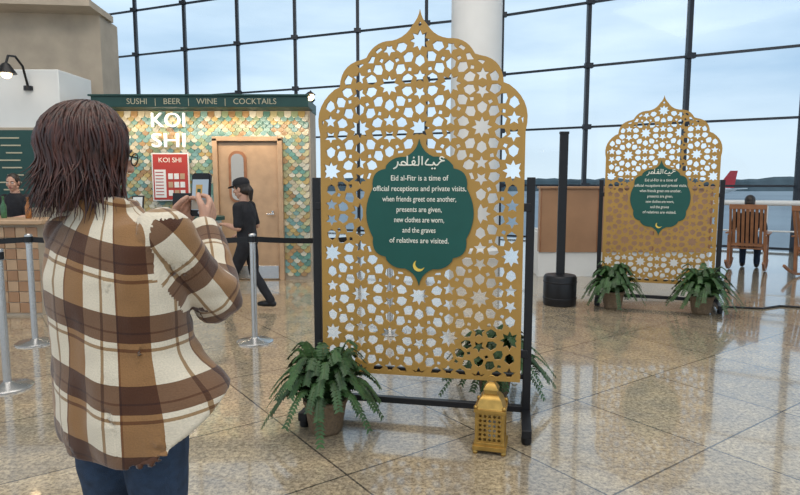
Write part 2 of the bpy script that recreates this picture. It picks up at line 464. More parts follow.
# door
e=empty('door_1',(-2.3,KY+.02,0))
mb=MB()
for x in(-.49,.49): mb.box((x,0,1.08),(.07,.14,2.16))
mb.box((0,0,2.15),(1.05,.14,.07)); mb.build('frame','wood',parent=e,bevel=.006)
mb=MB(); mb.box((0,.015,1.05),(.90,.05,2.09)); mb.box((0,-.015,.12),(.86,.012,.2),1)
mb.lathe([(.02,0),(.02,.05)],(.36,-.05,1.02),1,12); mb.box((.33,-.06,1.02),(.12,.02,.02),1)
mb.build('leaf',['wood','steel'],parent=e,bevel=.003)
mb=MB()
def rr(w_,h_,r_,y,cx,cz,n=6):
    o=[]
    for qx,qz,a0 in((1,1,0),(-1,1,90),(-1,-1,180),(1,-1,270)):
        for k in range(n+1):
            a=radians(a0+90*k/n); o.append(V((cx+qx*(w_/2-r_)+r_*cos(a),y,cz+qz*(h_/2-r_)+r_*sin(a))))
    return o
mb.loft([rr(.27,.78,.12,-.01,-.16,1.58),rr(.27,.78,.12,-.03,-.16,1.58)],0)
mb.loft([rr(.19,.70,.09,-.032,-.16,1.58),rr(.19,.70,.09,-.036,-.16,1.58)],1)
mb.build('porthole',['rwood','mirror'],parent=e)
# sign letters
lit=mat('sign_letter_lit',(.9,.9,.88),.5,emit=(1,.97,.9),es=.45)
e=empty('restaurant_sign',(-3.46,KY-.06,2.26))
text('word_koi','KOI',.30,lit,(0,0,.155),parent=e,width=.50,ext=.02,bold=0)
text('word_shi','SHI',.30,lit,(0,0,-.145),parent=e,width=.50,ext=.02,bold=0)
# poster
mb=MB(); mb.box((0,0,0),(.56,.02,.72),1); mb.box((0,-.012,0),(.52,.01,.68),0)
for i in range(3):
    for j in range(3): mb.box((.0+.09*i,-.019,-.24+.125*j),(.07,.004,.085),[1,2,1][(i+j)%3])
mb.box((-.155,-.019,-.10),(.17,.004,.42),1)
for j in range(8): mb.box((-.165,-.0225,.07-j*.048),(.12,.003,.012),0)
mb.build('menu_poster',['red','white','wood','copper'],(-3.46,KY-.04,1.58))
text('poster_title','KOI SHI',.10,'cream',(-3.46,KY-.058,1.83),width=.34,bold=0)
# order counter
e=empty('order_counter',(-3.25,8.35,0))
mb=MB(); 
def capsule(w_,d_,z):
    o=[]
    for k in range(13): a=-pi/2+pi*k/12; o.append(V((w_/2-d_/2+d_/2*cos(a),d_/2*sin(a),z)))
    for k in range(13): a=pi/2+pi*k/12; o.append(V((-w_/2+d_/2+d_/2*cos(a),d_/2*sin(a),z)))
    return o
mb.loft([capsule(1.6,.6,.98),capsule(1.6,.6,1.03)],0); mb.loft([capsule(1.5,.52,.08),capsule(1.5,.52,.98)],1); mb.loft([capsule(1.44,.46,0),capsule(1.44,.46,.08)],2)
mb.build('counter',['darkgreen','white','black'],parent=e)
mb=MB()
tl=capsule(1.5,.53,0)
for i in range(len(tl)):
    a=tl[i];b=tl[(i+1)%len(tl)]; ln=(b-a).length; nn=max(1,int(ln/.07))
    for q in range(nn):
        for j in range(11): mb.beam(a.lerp(b,q/nn)+V((0,0,.12+j*.08)),a.lerp(b,(q+.92)/nn)+V((0,0,.12+j*.08)),.012,.072)
mb.build('counter_tiles',mat('cream_tile',(.62,.64,.58),.25,0,.12,9),parent=e,smooth=0)
mb=MB(); mb.box((0,0,.15),(.16,.02,.28),0,Matrix.Rotation(-.2,3,'X')); mb.box((0,-.012,.15),(.13,.005,.24),1,Matrix.Rotation(-.2,3,'X')); mb.box((0,0,.01),(.18,.1,.02),0)
mb.build('tabletop_menu',['black','white'],(-3.62,8.3,1.03))
mb=MB(); mb.box((0,0,.2),(.34,.03,.24),0,Matrix.Rotation(-.15,3,'X')); mb.tube([(0,.03,.01),(0,.03,.15)],.02,0); mb.lathe([(.09,0),(.09,.015)],(0,.03,0))
mb.build('cash_register_screen',['black'],(-3.0,8.4,1.03))
mb=MB(); mb.tube([(0,0,.0),(0,-.25,.12),(0,-.3,.1)],.012,0); mb.sphere((0,-.3,.03),.055,1); mb.lathe([(.03,.1),(.08,.06)],(0,-.3,0),0)
mb.build('wall_bulb',['black','bulb'],(-1.30,KY-.0,2.70))

# ---------------------------------------------------------------- screens
def starpoly(cx,cy,R,r_,n,rot):
    return [(cx+(R if k%2==0 else r_)*cos(rot+pi*k/n),cy+(R if k%2==0 else r_)*sin(rot+pi*k/n)) for k in range(2*n)]
def area2(p): return abs(sum(p[i][0]*p[(i+1)%len(p)][1]-p[(i+1)%len(p)][0]*p[i][1] for i in range(len(p)))/2)
def arc(p,q,b,n=7):
    p=V(p);q=V(q);m_=(p+q)/2;d=q-p;nr=V((d.y,-d.x)); out=[]
    for k in range(1,n+1):
        t=k/n; out.append(tuple(p.lerp(q,t)+nr*b*4*t*(1-t)))
    return out
ZB,ZT=.275,2.525; HW=.632
def outline_pts():
    r=[(HW,ZB),(HW,1.80)]
    r+=arc(r[-1],(.535,2.07),.17)
    r+=[(.50,2.085)]
    r+=arc(r[-1],(.36,2.245),.2)
    r+=[(.33,2.255)]
    r+=arc(r[-1],(.17,2.35),.16)
    r+=arc(r[-1],(.045,2.435),-.12,5)
    r+=arc(r[-1],(0,ZT),-.08,4)
    l=[(-x,z) for x,z in reversed(r[:-1])]
    return r+l
def plaque_pts(s=1.0,c=(0,1.31)):
    r=[(0,-.44)]
    r+=arc((0,-.44),(.085,-.335),-.14,5); r+=arc(r[-1],(.20,-.285),.14,5); r+=[(.205,-.265)]
    r+=arc(r[-1],(.285,-.175),.22,6); r+=[(.283,-.15)]
    r+=arc(r[-1],(.283,.15),.14,10); top=[(x,-z) for x,z in reversed(r[:-11])]
    r+=top
    l=[(-x,z) for x,z in reversed(r[1:-1])]
    return [(c[0]+x*s,c[1]+z*s) for x,z in r+l]
OUT=outline_pts(); PLQ=plaque_pts(1.03); C=(0,1.31)
def pinside(p,poly):
    x,y=p; c=False; j=len(poly)-1
    for i in range(len(poly)):
        xi,yi=poly[i]; xj,yj=poly[j]
        if (yi>y)!=(yj>y) and x<(xj-xi)*(y-yi)/(yj-yi)+xi: c=not c
        j=i
    return c
def segd(px,py,a,b):
    ax,ay=a; bx,by=b; dx,dy=bx-ax,by-ay; l=dx*dx+dy*dy
    t=0 if l<1e-12 else max(0,min(1,((px-ax)*dx+(py-ay)*dy)/l))
    return sqrt((px-ax-t*dx)**2+(py-ay-t*dy)**2)
def pd(p,poly): return min(segd(p[0],p[1],poly[i],poly[(i+1)%len(poly)]) for i in range(len(poly)))
def polydist(A,Bp):
    return min(min(pd(p,Bp) for p in A),min(pd(p,A) for p in Bp))
EDGE=.024; PM=.024
def ok(p): 
    return pinside(p,OUT) and not pinside(p,PLQ) and pd(p,OUT)>=EDGE and pd(p,PLQ)>=PM
holes=[]; meta=[]
def try_hole(p,gap=.0095,soft=True):
    cx=sum(q[0] for q in p)/len(p); cy=sum(q[1] for q in p)/len(p)
    flags=[ok(q) for q in p]
    if not all(flags):
        if not soft or not any(flags): return
        good=[q for q,f in zip(p,flags) if f]
        gx=sum(q[0] for q in good)/len(good); gy=sum(q[1] for q in good)/len(good)
        if ok((cx,cy)): gx,gy=cx,cy
        q2=[]
        for q,f in zip(p,flags):
            if f: q2.append(q); continue
            lo,hi=0,1
            for _ in range(9):
                m_=(lo+hi)/2; t=(gx+(q[0]-gx)*m_,gy+(q[1]-gy)*m_)
                if ok(t): lo=m_
                else: hi=m_
            q2.append((gx+(q[0]-gx)*lo,gy+(q[1]-gy)*lo))
        out=[]
        for q in q2:
            if not out or abs(q[0]-out[-1][0])+abs(q[1]-out[-1][1])>.003: out.append(q)
        while len(out)>2 and abs(out[0][0]-out[-1][0])+abs(out[0][1]-out[-1][1])<.003: out.pop()
        if len(out)<3 or area2(out)<.00022: return
        p=out; cx=sum(q[0] for q in p)/len(p); cy=sum(q[1] for q in p)/len(p)
    R_=max(sqrt((q[0]-cx)**2+(q[1]-cy)**2) for q in p)
    near=[h for h,(hx,hy,hr) in zip(holes,meta) if sqrt((hx-cx)**2+(hy-cy)**2)<hr+R_+gap]
    for s in (1,.9,.8,.7,.58,.46):
        q=[(cx+(x-cx)*s,cy+(y-cy)*s) for x,y in p]
        good=True
        for h in near:
            if pinside((cx,cy),h) or pinside(h[0],q) or polydist(q,h)<gap: good=False;break
        if good:
            if area2(q)<.00012: return
            holes.append(q); meta.append((cx,cy,R_*s)); return
LX,LY=.376,.518
cent=[]
for i in range(-3,4):
    for j in range(-4,7):
        for off in(0,1):
            cx=(i+.5*off)*LX; cy=1.31+(j+.5*off)*LY
            if abs(cx)>.9 or cy<.05 or cy>2.75: continue
            cent.append((cx,cy))
for cx,cy in cent: try_hole(starpoly(cx,cy,.062,.036,8,0))
for cx,cy in cent:
    for k in range(10):
        a=radians(18+36*k); ca,sa=cos(a),sin(a)
        loc=[(.080,0),(.098,-.0235),(.130,-.031),(.154,0),(.130,.031),(.098,.0235)]
        try_hole([(cx+x*ca-y*sa,cy+x*sa+y*ca) for x,y in loc])
for cx,cy in cent:
    for sg in(1,-1): try_hole(starpoly(cx+LX/2,cy+sg*.048,.046,.022,5,pi/2*sg))
for cx,cy in cent:
    for k in range(10):
        a=radians(36*k); ca,sa=cos(a),sin(a)
        try_hole([(cx+x*ca-y*sa,cy+x*sa+y*ca) for x,y in[(.140,0),(.158,-.015),(.170,0),(.158,.015)]],soft=False)
random.seed(3)
for t in range(600):
    cx=random.uniform(-.62,.62); cy=random.uniform(.29,2.5)
    if not ok((cx,cy)): continue
    if any(sqrt((cx-a)**2+(cy-b)**2)<r_*.75+.026 for a,b,r_ in meta): continue
    for R_ in(.034,.026,.018):
        p=starpoly(cx,cy,R_,R_*.5,5,pi/2)
        if all(ok(q) for q in p):
            n0=len(holes); try_hole(p,.010)
            if len(holes)>n0: break
print('holes',len(holes))
screen_me=perforated(OUT,holes,.018)
plq_me=perforated(PLQ,[],.008)
LINES=['Eid al-Fitr is a time of','official receptions and private visits,','when friends greet one another,','presents are given,','new clothes are worn,','and the graves','of relatives are visited.']
def decorative_screen(loc,rotz):
    e=empty('decorative_screen',loc,rotz)
    o=finish(screen_me.copy(),'lattice_panel','gold',parent=e,smooth=0,fix=False)
    o=finish(plq_me.copy(),'plaque','green',(0,-.013,0),parent=e,smooth=0,fix=False)
    for i,t in enumerate(LINES):
        text('text_line_%d'%(i+1),t,.047,'cream',(0,-.0185,1.525-i*.064),parent=e,width=len(t)*.0148,bold=.006)
    mb=MB()
    S=.0118
    def st(pts,r_=.0048):
        out=[];P=[V((x*S,0,y*S)) for x,y in pts]
        for i in range(len(P)-1):
            p0=P[max(0,i-1)];p1=P[i];p2=P[i+1];p3=P[min(len(P)-1,i+2)]
            for k in range(5):
                t=k/5; out.append(.5*((2*p1)+(-p0+p2)*t+(2*p0-5*p1+4*p2-p3)*t*t+(-p0+3*p1-3*p2+p3)*t**3))
        out.append(P[-1]); mb.tube(out,r_,0,6)
    def dot(x,y): mb.sphere((x*S,0,y*S),.0062,0,8,6)
    st([(13,3.5),(11.6,4.2),(10.8,3.2),(11.8,2.3),(13.2,2.2),(11,1.6),(9.5,0),(8.2,.2),(7.6,1.4),(7.2,.1),(5.6,0),(4.6,.2)])
    st([(4.9,3.2),(3.6,1.6),(3.4,.4),(4.6,.05),(5.8,.1)]); dot(8.2,-1.8); dot(6.8,-1.8)
    st([(1.6,4.6),(1.6,0)])
    st([(-.2,4.8),(-.2,.4),(-1.2,0),(-3,.1),(-3.6,1.6),(-2.7,2.3),(-2.1,1.4),(-3,.3),(-5,0),(-7,.1)]); dot(-2.8,3.9)
    st([(-6.2,4.8),(-6.2,.2)]); st([(-6.2,.2),(-8,1.8),(-9.3,1.4),(-8.8,.1),(-7,0),(-9.6,0),(-10.6,.3)])
    st([(-11.3,2.0),(-11.2,.6),(-12,-1),(-13.6,-1.8)])
    mb.build('arabic_title','cream',(0,-.018,1.604),parent=e)
    pts=[]
    for k in range(25): a=radians(-115+230*k/24+180+50); pts.append((.036*cos(a),.036*sin(a)))
    c2=(.016*cos(radians(50)),.016*sin(radians(50))); 
    p0=V(pts[0]);p1=V(pts[-1])
    a0=atan2(p1.y-c2[1],p1.x-c2[0]); a1=atan2(p0.y-c2[1],p0.x-c2[0])
    while a1>a0: a1-=2*pi
    r_0=(p1-V(c2)).length
    for k in range(1,20): a=a0+(a1-a0)*k/20; pts.append((c2[0]+r_0*cos(a),c2[1]+r_0*sin(a)))
    finish(perforated(pts,[],.004),'crescent_moon','moon',(0,-.019,.985),parent=e,smooth=0,fix=False)
    mb=MB()
    for s_ in(-1,1):
        mb.box((s_*.672,.035,.80),(.05,.05,1.46))
        mb.box((s_*.672,.02,.07),(.055,.66,.05)); 
        for y in(-.27,.31): mb.lathe([(.022,0),(.03,.008),(.03,.045)],(s_*.672,y,0),0,14)
        mb.beam((s_*.672,.04,.35),(s_*.672,.27,.09),.03,.03)
        for z in(.45,1.35): mb.box((s_*.64,.02,z),(.07,.03,.05))
    mb.box((0,.035,.095),(1.30,.04,.04)); mb.box((0,.035,.30),(1.30,.03,.03))
    mb.build('stand','black',parent=e,bevel=.004)
    return e
decorative_screen((.12,3.71,0),radians(-11))
decorative_screen((3.13,7.25,0),radians(-20))

# ---------------------------------------------------------------- ferns
def fern_mesh(seed,R=.40,Hh=.28,dr=1.0):
    random.seed(seed); mb=MB()
    prof=[(.085,0),(.10,.02),(.125,.17),(.135,.19),(.135,.21),(.115,.21),(.112,.17)]
    mb.lathe(prof,(0,0,0),0,24); mb.lathe([(.112,.15),(.112,.175),(.01,.185)],(0,0,0),1,20)
    nf=72
    for i in range(nf):
        az=i*2.39996+random.uniform(-.2,.2); t_=i/nf
        up=1-t_; Lr=R*(.45+.6*t_)*random.uniform(.85,1.12); h0=.18+Hh*(.35+.75*up)*random.uniform(.85,1.1)
        drop=(.10+.32*t_*random.uniform(.7,1.1))*dr
        pts=[];n=14
        for k in range(n+1):
            s=k/n; rad=.02+Lr*(s**.9); z=.18+(h0-.18)*sin(min(1,s*1.35)*pi/2)-drop*max(0,s-.4)**1.5*1.7
            a=az+.15*sin(i)*s
            pts.append(V((rad*cos(a),rad*sin(a),max(.015,z))))
        mb.tube(pts,[.0028*(1-.7*k/n) for k in range(n+1)],3,4)
        for k in range(1,2*n):
            s=k/(2*n); i0=min(int(s*n),n-1); f=s*n-i0; p=pts[i0].lerp(pts[i0+1],f)
            d=(pts[i0+1]-pts[i0]).normalized(); sd=d.cross(V((0,0,1)))
            if sd.length<.01: continue
            sd.normalize(); L_=.060*sin(min(1,s*1.25+.25)*pi*.86)**.8*random.uniform(.85,1.1); w_=.0105
            for sg in(-1,1):
                q=sd*sg; tip=p+q*L_+d*L_*.35+V((0,0,-L_*random.uniform(.1,.45)))
                m1=p+(tip-p)*.45+V((0,0,.004))
                mb.add([p-d*w_*.5,m1-d*w_,tip,m1+d*w_,p+d*w_*.5],[(0,1,2,3,4)],2)
    return mb
def place_fern(seed,loc,R=.4,Hh=.28,rot=0,dr=1.0):
    return fern_mesh(seed,R,Hh,dr).build('potted_fern',['pot','soil','leaf','rachis'],loc,rot,smooth=0)
place_fern(1,(-.45,3.50,0),.37,.36,0,.75)
place_fern(2,(.67,4.13,0),.41,.30,0,.8)
place_fern(3,(2.55,7.08,0),.36,.36,0,.8)
place_fern(4,(3.46,6.78,0),.42,.36,0,.8)

# ---------------------------------------------------------------- lantern
e=empty('lantern',(.513,3.26,0),radians(-14))
mb=MB()
mb.box((0,0,.035),(.185,.185,.025)); mb.box((0,0,.055),(.165,.165,.02))
for x in(-1,1):
    for y in(-1,1):
        mb.lathe([(.012,0),(.016,.012),(.010,.024)],(x*.078,y*.078,0),0,10)
        mb.box((x*.073,y*.073,.15),(.016,.016,.19)); mb.sphere((x*.078,y*.078,.265),.012,0,10,6)
mb.box((0,0,.245),(.175,.175,.018))
def sq(w_,z): return [V((x*w_/2,y*w_/2,z)) for x,y in((1,1),(-1,1),(-1,-1),(1,-1))]
mb.loft([sq(.16,.254),sq(.15,.262),sq(.125,.30),sq(.085,.325),sq(.07,.328)])
mb.loft([sq(.072,.328),sq(.072,.352)]); mb.loft([sq(.085,.352),sq(.08,.358),sq(.05,.382),sq(.02,.392)])
mb.tube([(.024*cos(2*pi*k/18),0,.402+.024*sin(2*pi*k/18)) for k in range(19)],.0035,0,8)
mb.build('body','lantern',parent=e,bevel=.002)
lh=[]
for j in range(6):
    for i in range(5):
        cx=-.052+i*.026; cz=.082+j*.0268+0
        lh.append(starpoly(cx,cz,.0118,.0070,4,pi/4*((i+j)%2)))
o_=[(-.068,.062),(.068,.062),(.068,.24),(-.068,.24)]
for k in range(4):
    me=perforated(o_,lh,.003); finish(me,'lattice_side_%d'%(k+1),'lantern',(.075*sin(k*pi/2),-.075*cos(k*pi/2),0),k*pi/2,e,0,fix=False)
mb=MB(); mb.lathe([(.028,.065),(.028,.16),(.004,.165)],(0,0,0),0,16); mb.build('candle','cream',parent=e)

# ---------------------------------------------------------------- stanchions
def stanchion(loc):
    mb=MB(); mb.lathe([(.17,0),(.17,.012),(.15,.022),(.05,.035),(.027,.05),(.027,.94),(.034,.945),(.034,1.02),(.02,1.03)],(0,0,0),0,32)
    mb.lathe([(.036,.95),(.036,1.005)],(0,0,0),1,24)
    return mb.build('stanchion_post',['steel','black'],loc)
S=[(-1.37,5.54,0),(-2.88,4.27,0),(-3.42,5.5,0),(-.10,5.9,0),(-5.2,5.3,0)]
for p in S: stanchion(p)
def belt(a,b):
    a=V(a);b=V(b);d=(b-a).normalized(); mb=MB(); a=a+d*.037;b=b-d*.037; N_=10
    P=[a.lerp(b,k/N_)+V((0,0,.975-.03*4*(k/N_)*(1-k/N_))) for k in range(N_+1)]
    for k in range(N_): mb.beam(P[k],P[k+1],.004,.05)
    mb.build('barrier_belt','black',smooth=0)
belt(S[0],S[2]); belt(S[0],S[3]); belt(S[2],S[4]); 
# post with drum base
mb=MB(); mb.lathe([(.19,0),(.20,.02),(.20,.34),(.185,.37),(.06,.38)],(0,0,0),0,32); mb.box((0,0,1.22),(.10,.04,1.72)); mb.box((0,0,2.09),(.11,.05,.03))
for z in(.08,.28): mb.lathe([(.203,z),(.206,z+.01),(.203,z+.02)],(0,0,0),0,32)
mb.build('sign_post','black',(1.97,7.3,0),bevel=.003)

# desk
mb=MB(); mb.box((1.36,0,.90),(2.72,.12,1.0),0); mb.box((1.36,.02,.2),(2.72,.10,.4),1); mb.box((1.36,.0,1.42),(2.76,.2,.035),0); mb.box((1.36,.30,.72),(2.6,.6,.04),1)
mb.box((.05,.30,.35),(.05,.55,.7),1); mb.box((2.67,.30,.35),(.05,.55,.7),1)
for i in range(4): mb.box((.02+i*.89,-.065,.9),(.012,.01,1.0),2)
mb.build('service_desk',['copper','white','rwood'],(2.2,9.5,0),bevel=.004)

# rail
mb=MB(); mb.tube([(5.4,11.7,1.12),(9.6,9.9,1.12)],.05,0,12)
for t in(0,.33,.66,1): p=V((5.4,11.7,0)).lerp(V((9.6,9.9,0)),t); mb.tube([p,p+V((0,0,1.12))],.022,0,10)
mb.tube([(5.4,11.7,.6),(9.6,9.9,.6)],.015,0,8)
mb.build('guard_rail','white')
# rocking chair
def rocking_chair(loc,rot):
    mb=MB()
    for s_ in(-1,1):
        pts=[(s_*.27,y,.03+.16*((y)/.5)**2*.9) for y in [-.55+.1*k for k in range(11)]]
        for i in range(10): mb.beam(pts[i],pts[i+1],.035,.04)
        mb.beam((s_*.27,.22,.05),(s_*.27,.22,.64),.04,.05); mb.beam((s_*.27,-.2,.05),(s_*.27,-.24,.62),.04,.05)
        mb.box((s_*.28,0,.65),(.09,.56,.025))
        mb.beam((s_*.25,-.2,.36),(s_*.25,-.42,1.12),.035,.04); mb.beam((s_*.26,-.22,.37),(s_*.26,.24,.42),.03,.06)
    for i in range(8): t=i/7; mb.box((0,-.2+t*.45,.395+t*.04),(.5,.052,.018))
    for i in range(7): x=-.195+i*.065; mb.beam((x,-.21,.42),(x,-.42,1.08),.045,.014)
    mb.beam((-.27,-.425,1.10),(.27,-.425,1.10),.03,.08); mb.beam((-.25,-.22,.46),(.25,-.22,.46),.025,.05)
    return mb.build('rocking_chair','rwood',loc,rot,bevel=.003)
rocking_chair((5.95,10.2,0),radians(-35))
rocking_chair((6.62,9.35,0),radians(-60))
# cable
mb=MB(); mb.tube([(3.9,7.1,.012),(4.3,7.0,.012),(4.6,7.15,.012),(5.0,7.0,.012),(5.6,6.85,.012),(6.5,6.9,.012)],.012,0,8); mb.build('power_cable','black')

# ---------------------------------------------------------------- people
def hand(mb,wr,d,nrm,side,curl=(.5,.7,.5),sc=1.0,thumb_in=.3):
    wr=V(wr); d=V(d).normalized(); nrm=V(nrm); nrm=(nrm-d*nrm.dot(d)).normalized(); s=d.cross(nrm)*side
    offs=[.030,.010,-.010,-.028]; lens=[.070,.078,.072,.056]; kn=[.086,.090,.086,.078]
    for o,Ln,k in zip(offs,lens,kn):
        kp=wr+(d*k+s*o)*sc
        mb.limb([wr+(s*o*.6)*sc,wr+(d*k*.5+s*o*.9)*sc,kp],[.015*sc,.0145*sc,.0110*sc])
        p=kp; a=0; pts=[p];
        for j,fr in enumerate((.44,.31,.25)):
            a+=curl[j]; dd=d*cos(a)+nrm*sin(a); p=p+dd*Ln*fr*sc; pts.append(p)
        mb.limb(pts,[.0098*sc,.0090*sc,.0082*sc,.0068*sc])
    t0=wr+(d*.022+s*.026)*sc; t1=t0+(d*.032+s*.026+nrm*.012)*sc; t2=t1+(d*.028+s*.006+nrm*.02*thumb_in*3)*sc; t3=t2+(d*.02-s*.004+nrm*.008)*sc
    mb.limb([t0,t1,t2,t3],[.016*sc,.0125*sc,.0105*sc,.0085*sc])
def head(e,c,rz,tilt=0,neck=None,sc=1.0):
    R=Matrix.Translation(V(c))@Matrix.Rotation(rz,4,'Z')@Matrix.Rotation(tilt,4,'X')@Matrix.Scale(sc,4)
    mb=MB()
    mb.sphere((0,-.012,.025),(.074,.092,.090)); mb.sphere((0,.028,-.025),(.058,.060,.082)); mb.sphere((0,.052,-.088),(.026,.024,.024))
    mb.limb([(-.052,.0,-.06),(0,.05,-.092),(.052,0,-.06)],[.020,.022,.020])
    mb.limb([(0,.084,.018),(0,.098,-.008),(0,.102,-.022)],[.0075,.010,.0125]); mb.sphere((.011,.090,-.024),.008); mb.sphere((-.011,.090,-.024),.008)
    mb.limb([(-.036,.070,.026),(0,.080,.028),(.036,.070,.026)],[.010,.010,.010])
    for s_ in(-1,1):
        mb.sphere((s_*.040,.055,-.022),.022); mb.sphere((s_*.076,-.008,-.008),(.008,.020,.031)); mb.sphere((s_*.076,-.004,-.03),(.008,.010,.012))
    mb.limb([(-.02,.078,-.055),(.02,.078,-.055)],[.010,.010])
    mb.xf(R)
    if neck is not None: mb.limb([R@V((0,-.02,-.05)),V(neck)],[.052,.058])
    me=remesh(mb,.0045,5); finish(me,'head','skin',parent=e,smooth=180)
    f=MB()
    for s_ in(-1,1):
        f.sphere((s_*.030,.077,.006),(.0135,.010,.0075),0,12,8); f.sphere((s_*.030,.0845,.006),(.0055,.004,.0055),1,10,6)
        f.limb([(s_*.016,.089,.026),(s_*.032,.086,.030),(s_*.048,.074,.024)],[.003,.0035,.002],2)
    f.limb([(-.022,.083,-.053),(0,.090,-.051),(.022,.083,-.053)],[.003,.0055,.003],3)
    f.limb([(-.018,.083,-.059),(0,.088,-.061),(.018,.083,-.059)],[.003,.006,.003],3)
    f.xf(R); f.build('face_features',['eyew','eyed','darkhair','lips'],parent=e,smooth=180)
    return R
def ell(cx,cy,z,rx,ry,n=28,zf=None,p=2.3):
    o=[]
    for k in range(n):
        a=2*pi*k/n; ca,sa=cos(a),sin(a)
        x=rx*abs(ca)**(2/p)*(1 if ca>=0 else -1); y=ry*abs(sa)**(2/p)*(1 if sa>=0 else -1)
        o.append(V((cx+x,cy+y,z+(zf(ca,sa) if zf else 0))))
    return o
def shoes(e,ankles,dirs,m='shoe'):
    mb=MB()
    for a,d in zip(ankles,dirs):
        a=V(a); d=V(d); h=d.normalized()
        base=V((a.x,a.y,a.z-.075))
        mb.limb([a+V((0,0,-.01)),base+h*-.02+V((0,0,.035))],[.045,.038])
        mb.limb([base-h*.035+V((0,0,.035)),base+h*.09+V((0,0,.036)),base+h*.155+V((0,0,.03))],[.034,.040,.028])
    me=remesh(mb,.008,3)
    for v in me.vertices:
        if v.co.z<.004: v.co.z=.004
    finish(me,'shoes',m,parent=e,smooth=180)
def legs(e,hipc,hips,knees,ankles,m,r=(.088,.062,.048),extra=None):
    mb=MB()
    mb.sphere(hipc,(.165,.115,.11))
    for h,k,a in zip(hips,knees,ankles):
        h=V(h);k=V(k);a=V(a)
        mb.limb([h,h.lerp(k,.5),k,k.lerp(a,.35),a],[r[0],r[0]*.92,r[1],r[1]*.98,r[2]])
    me=remesh(mb,.011,5)
    for v in me.vertices:
        nn=noise.noise(v.co*14)*.005; v.co+=v.normal*nn
    finish(me,'trousers',m,parent=e,smooth=180)
def locks(mb,R,n,az0,az1,seed,rx=.112,ry=.122,rz=.125,c=(0,-.022,.028),thick=.009,flare=.02,zend=-.19):
    random.seed(seed); c=V(c)
    for i in range(n):
        az=radians(random.uniform(az0,az1)); pts=[];jr=random.uniform(.96,1.05); ph0=random.uniform(2,20); wob=random.uniform(0,6)
        part=radians(random.uniform(-10,10))
        steps=9
        for k in range(steps+1):
            ph=radians(ph0+(98-ph0)*k/steps)
            wv=.004*sin(k*.9+wob); a_=az+part*(k/steps)+.05*sin(k*.7+wob)
            pts.append(c+V(((rx*jr+wv)*sin(ph)*sin(a_),-(ry*jr+wv)*sin(ph)*cos(a_),rz*jr*cos(ph))))
        a_=az+part; last=pts[-1]; out=V((sin(a_),-cos(a_),0)); side=V((cos(a_),sin(a_),0)); ze=zend+random.uniform(-.035,.05); fl=random.uniform(-flare*.6,flare)
        for k in range(1,8):
            t=k/7; pts.append(last+V((0,0,(ze-last.z)*t))+out*(-.022*sin(t*pi*.6)+fl*t*t)+side*(.014*sin(t*3.5+wob)-.014*sin(wob)))
        m_=len(pts); th=thick*random.uniform(.7,1.2)
        mb.tube([R@p for p in pts],[th*(.5+.6*sin(pi*min(1,(q+1)/m_*1.02)))*(1 if q<m_-3 else (.75,.45,.12)[q-m_+3]) for q in range(m_)],0,5,.6)

# ---- woman in plaid jacket
W=empty('woman_photographing',(-.83,1.75,0),radians(-20))
Rs,Re,Rw=V((.175,0,1.345)),V((.215,.17,1.145)),V((.045,.345,1.325))
Ls,Le,Lw=V((-.175,0,1.345)),V((-.225,.19,1.155)),V((-.125,.36,1.315))
mb=MB()
def hemf(amp):
    return lambda ca,sa: amp*(.20*max(0,ca*.9+sa*.4)**1.1+.03*max(0,-ca)**2)
rings=[(.715,.07,.01,.272,.165,1),(.77,.058,.005,.262,.166,.9),(.84,.038,0,.250,.162,.65),(.92,.018,0,.238,.158,.35),(1.01,.004,0,.224,.152,.1),(1.12,0,-.005,.218,.145,0),(1.23,-.005,-.01,.220,.14,0),(1.32,-.01,-.012,.212,.122,0),(1.375,-.015,-.012,.165,.10,0),(1.41,-.025,-.01,.105,.082,0),(1.445,-.032,-.005,.078,.075,0)]
mb.loft([ell(cx,cy,z,rx,ry,36,hemf(a)) for z,cx,cy,rx,ry,a in rings])
mb.limb([Rs,Rs.lerp(Re,.5),Re,Re.lerp(Rw,.5),Rw],[.082,.078,.075,.068,.056]); mb.limb([Ls,Ls.lerp(Le,.5),Le,Le.lerp(Lw,.5),Lw],[.082,.078,.075,.068,.056])
mb.limb([(-.11,-.03,1.43),(-.035,-.085,1.445),(.05,-.03,1.43)],[.024,.026,.024]); mb.limb([(-.11,-.03,1.43),(-.085,.06,1.385)],[.022,.02]); mb.limb([(.05,-.03,1.43),(.035,.07,1.385)],[.022,.02])
me=remesh(mb,.0075,7)
arms=[(Rs,Re,.08,0),(Re,Rw,.065,1),(Ls,Le,.08,2),(Le,Lw,.065,3)]
for v in me.vertices:
    p=v.co
    f=noise.noise(V((p.x*7,p.y*7,p.z*3.2)))*.016+noise.noise(p*17)*.005
    for el in(Re,Le):
        d=(p-el).length
        if d<.16: f+=.007*sin(p.z*85+p.x*25)*(1-d/.16)
    if p.z<1.15 and abs(p.x)<.36: f+=.011*sin(atan2(p.y,p.x)*7+p.z*3)*max(0,(1.15-p.z)/.5)
    nn=V(v.normal)
    if p.z<1.0: nn=V((nn.x,nn.y,0))
    v.co=p+nn*f
def seginfo(p,a,b):
    ab=b-a; t=(p-a).dot(ab)/ab.length_squared; tc_=max(0,min(1,t)); return (p-(a+ab*tc_)).length,t
uvl=me.uv_layers.new(name='UVMap')
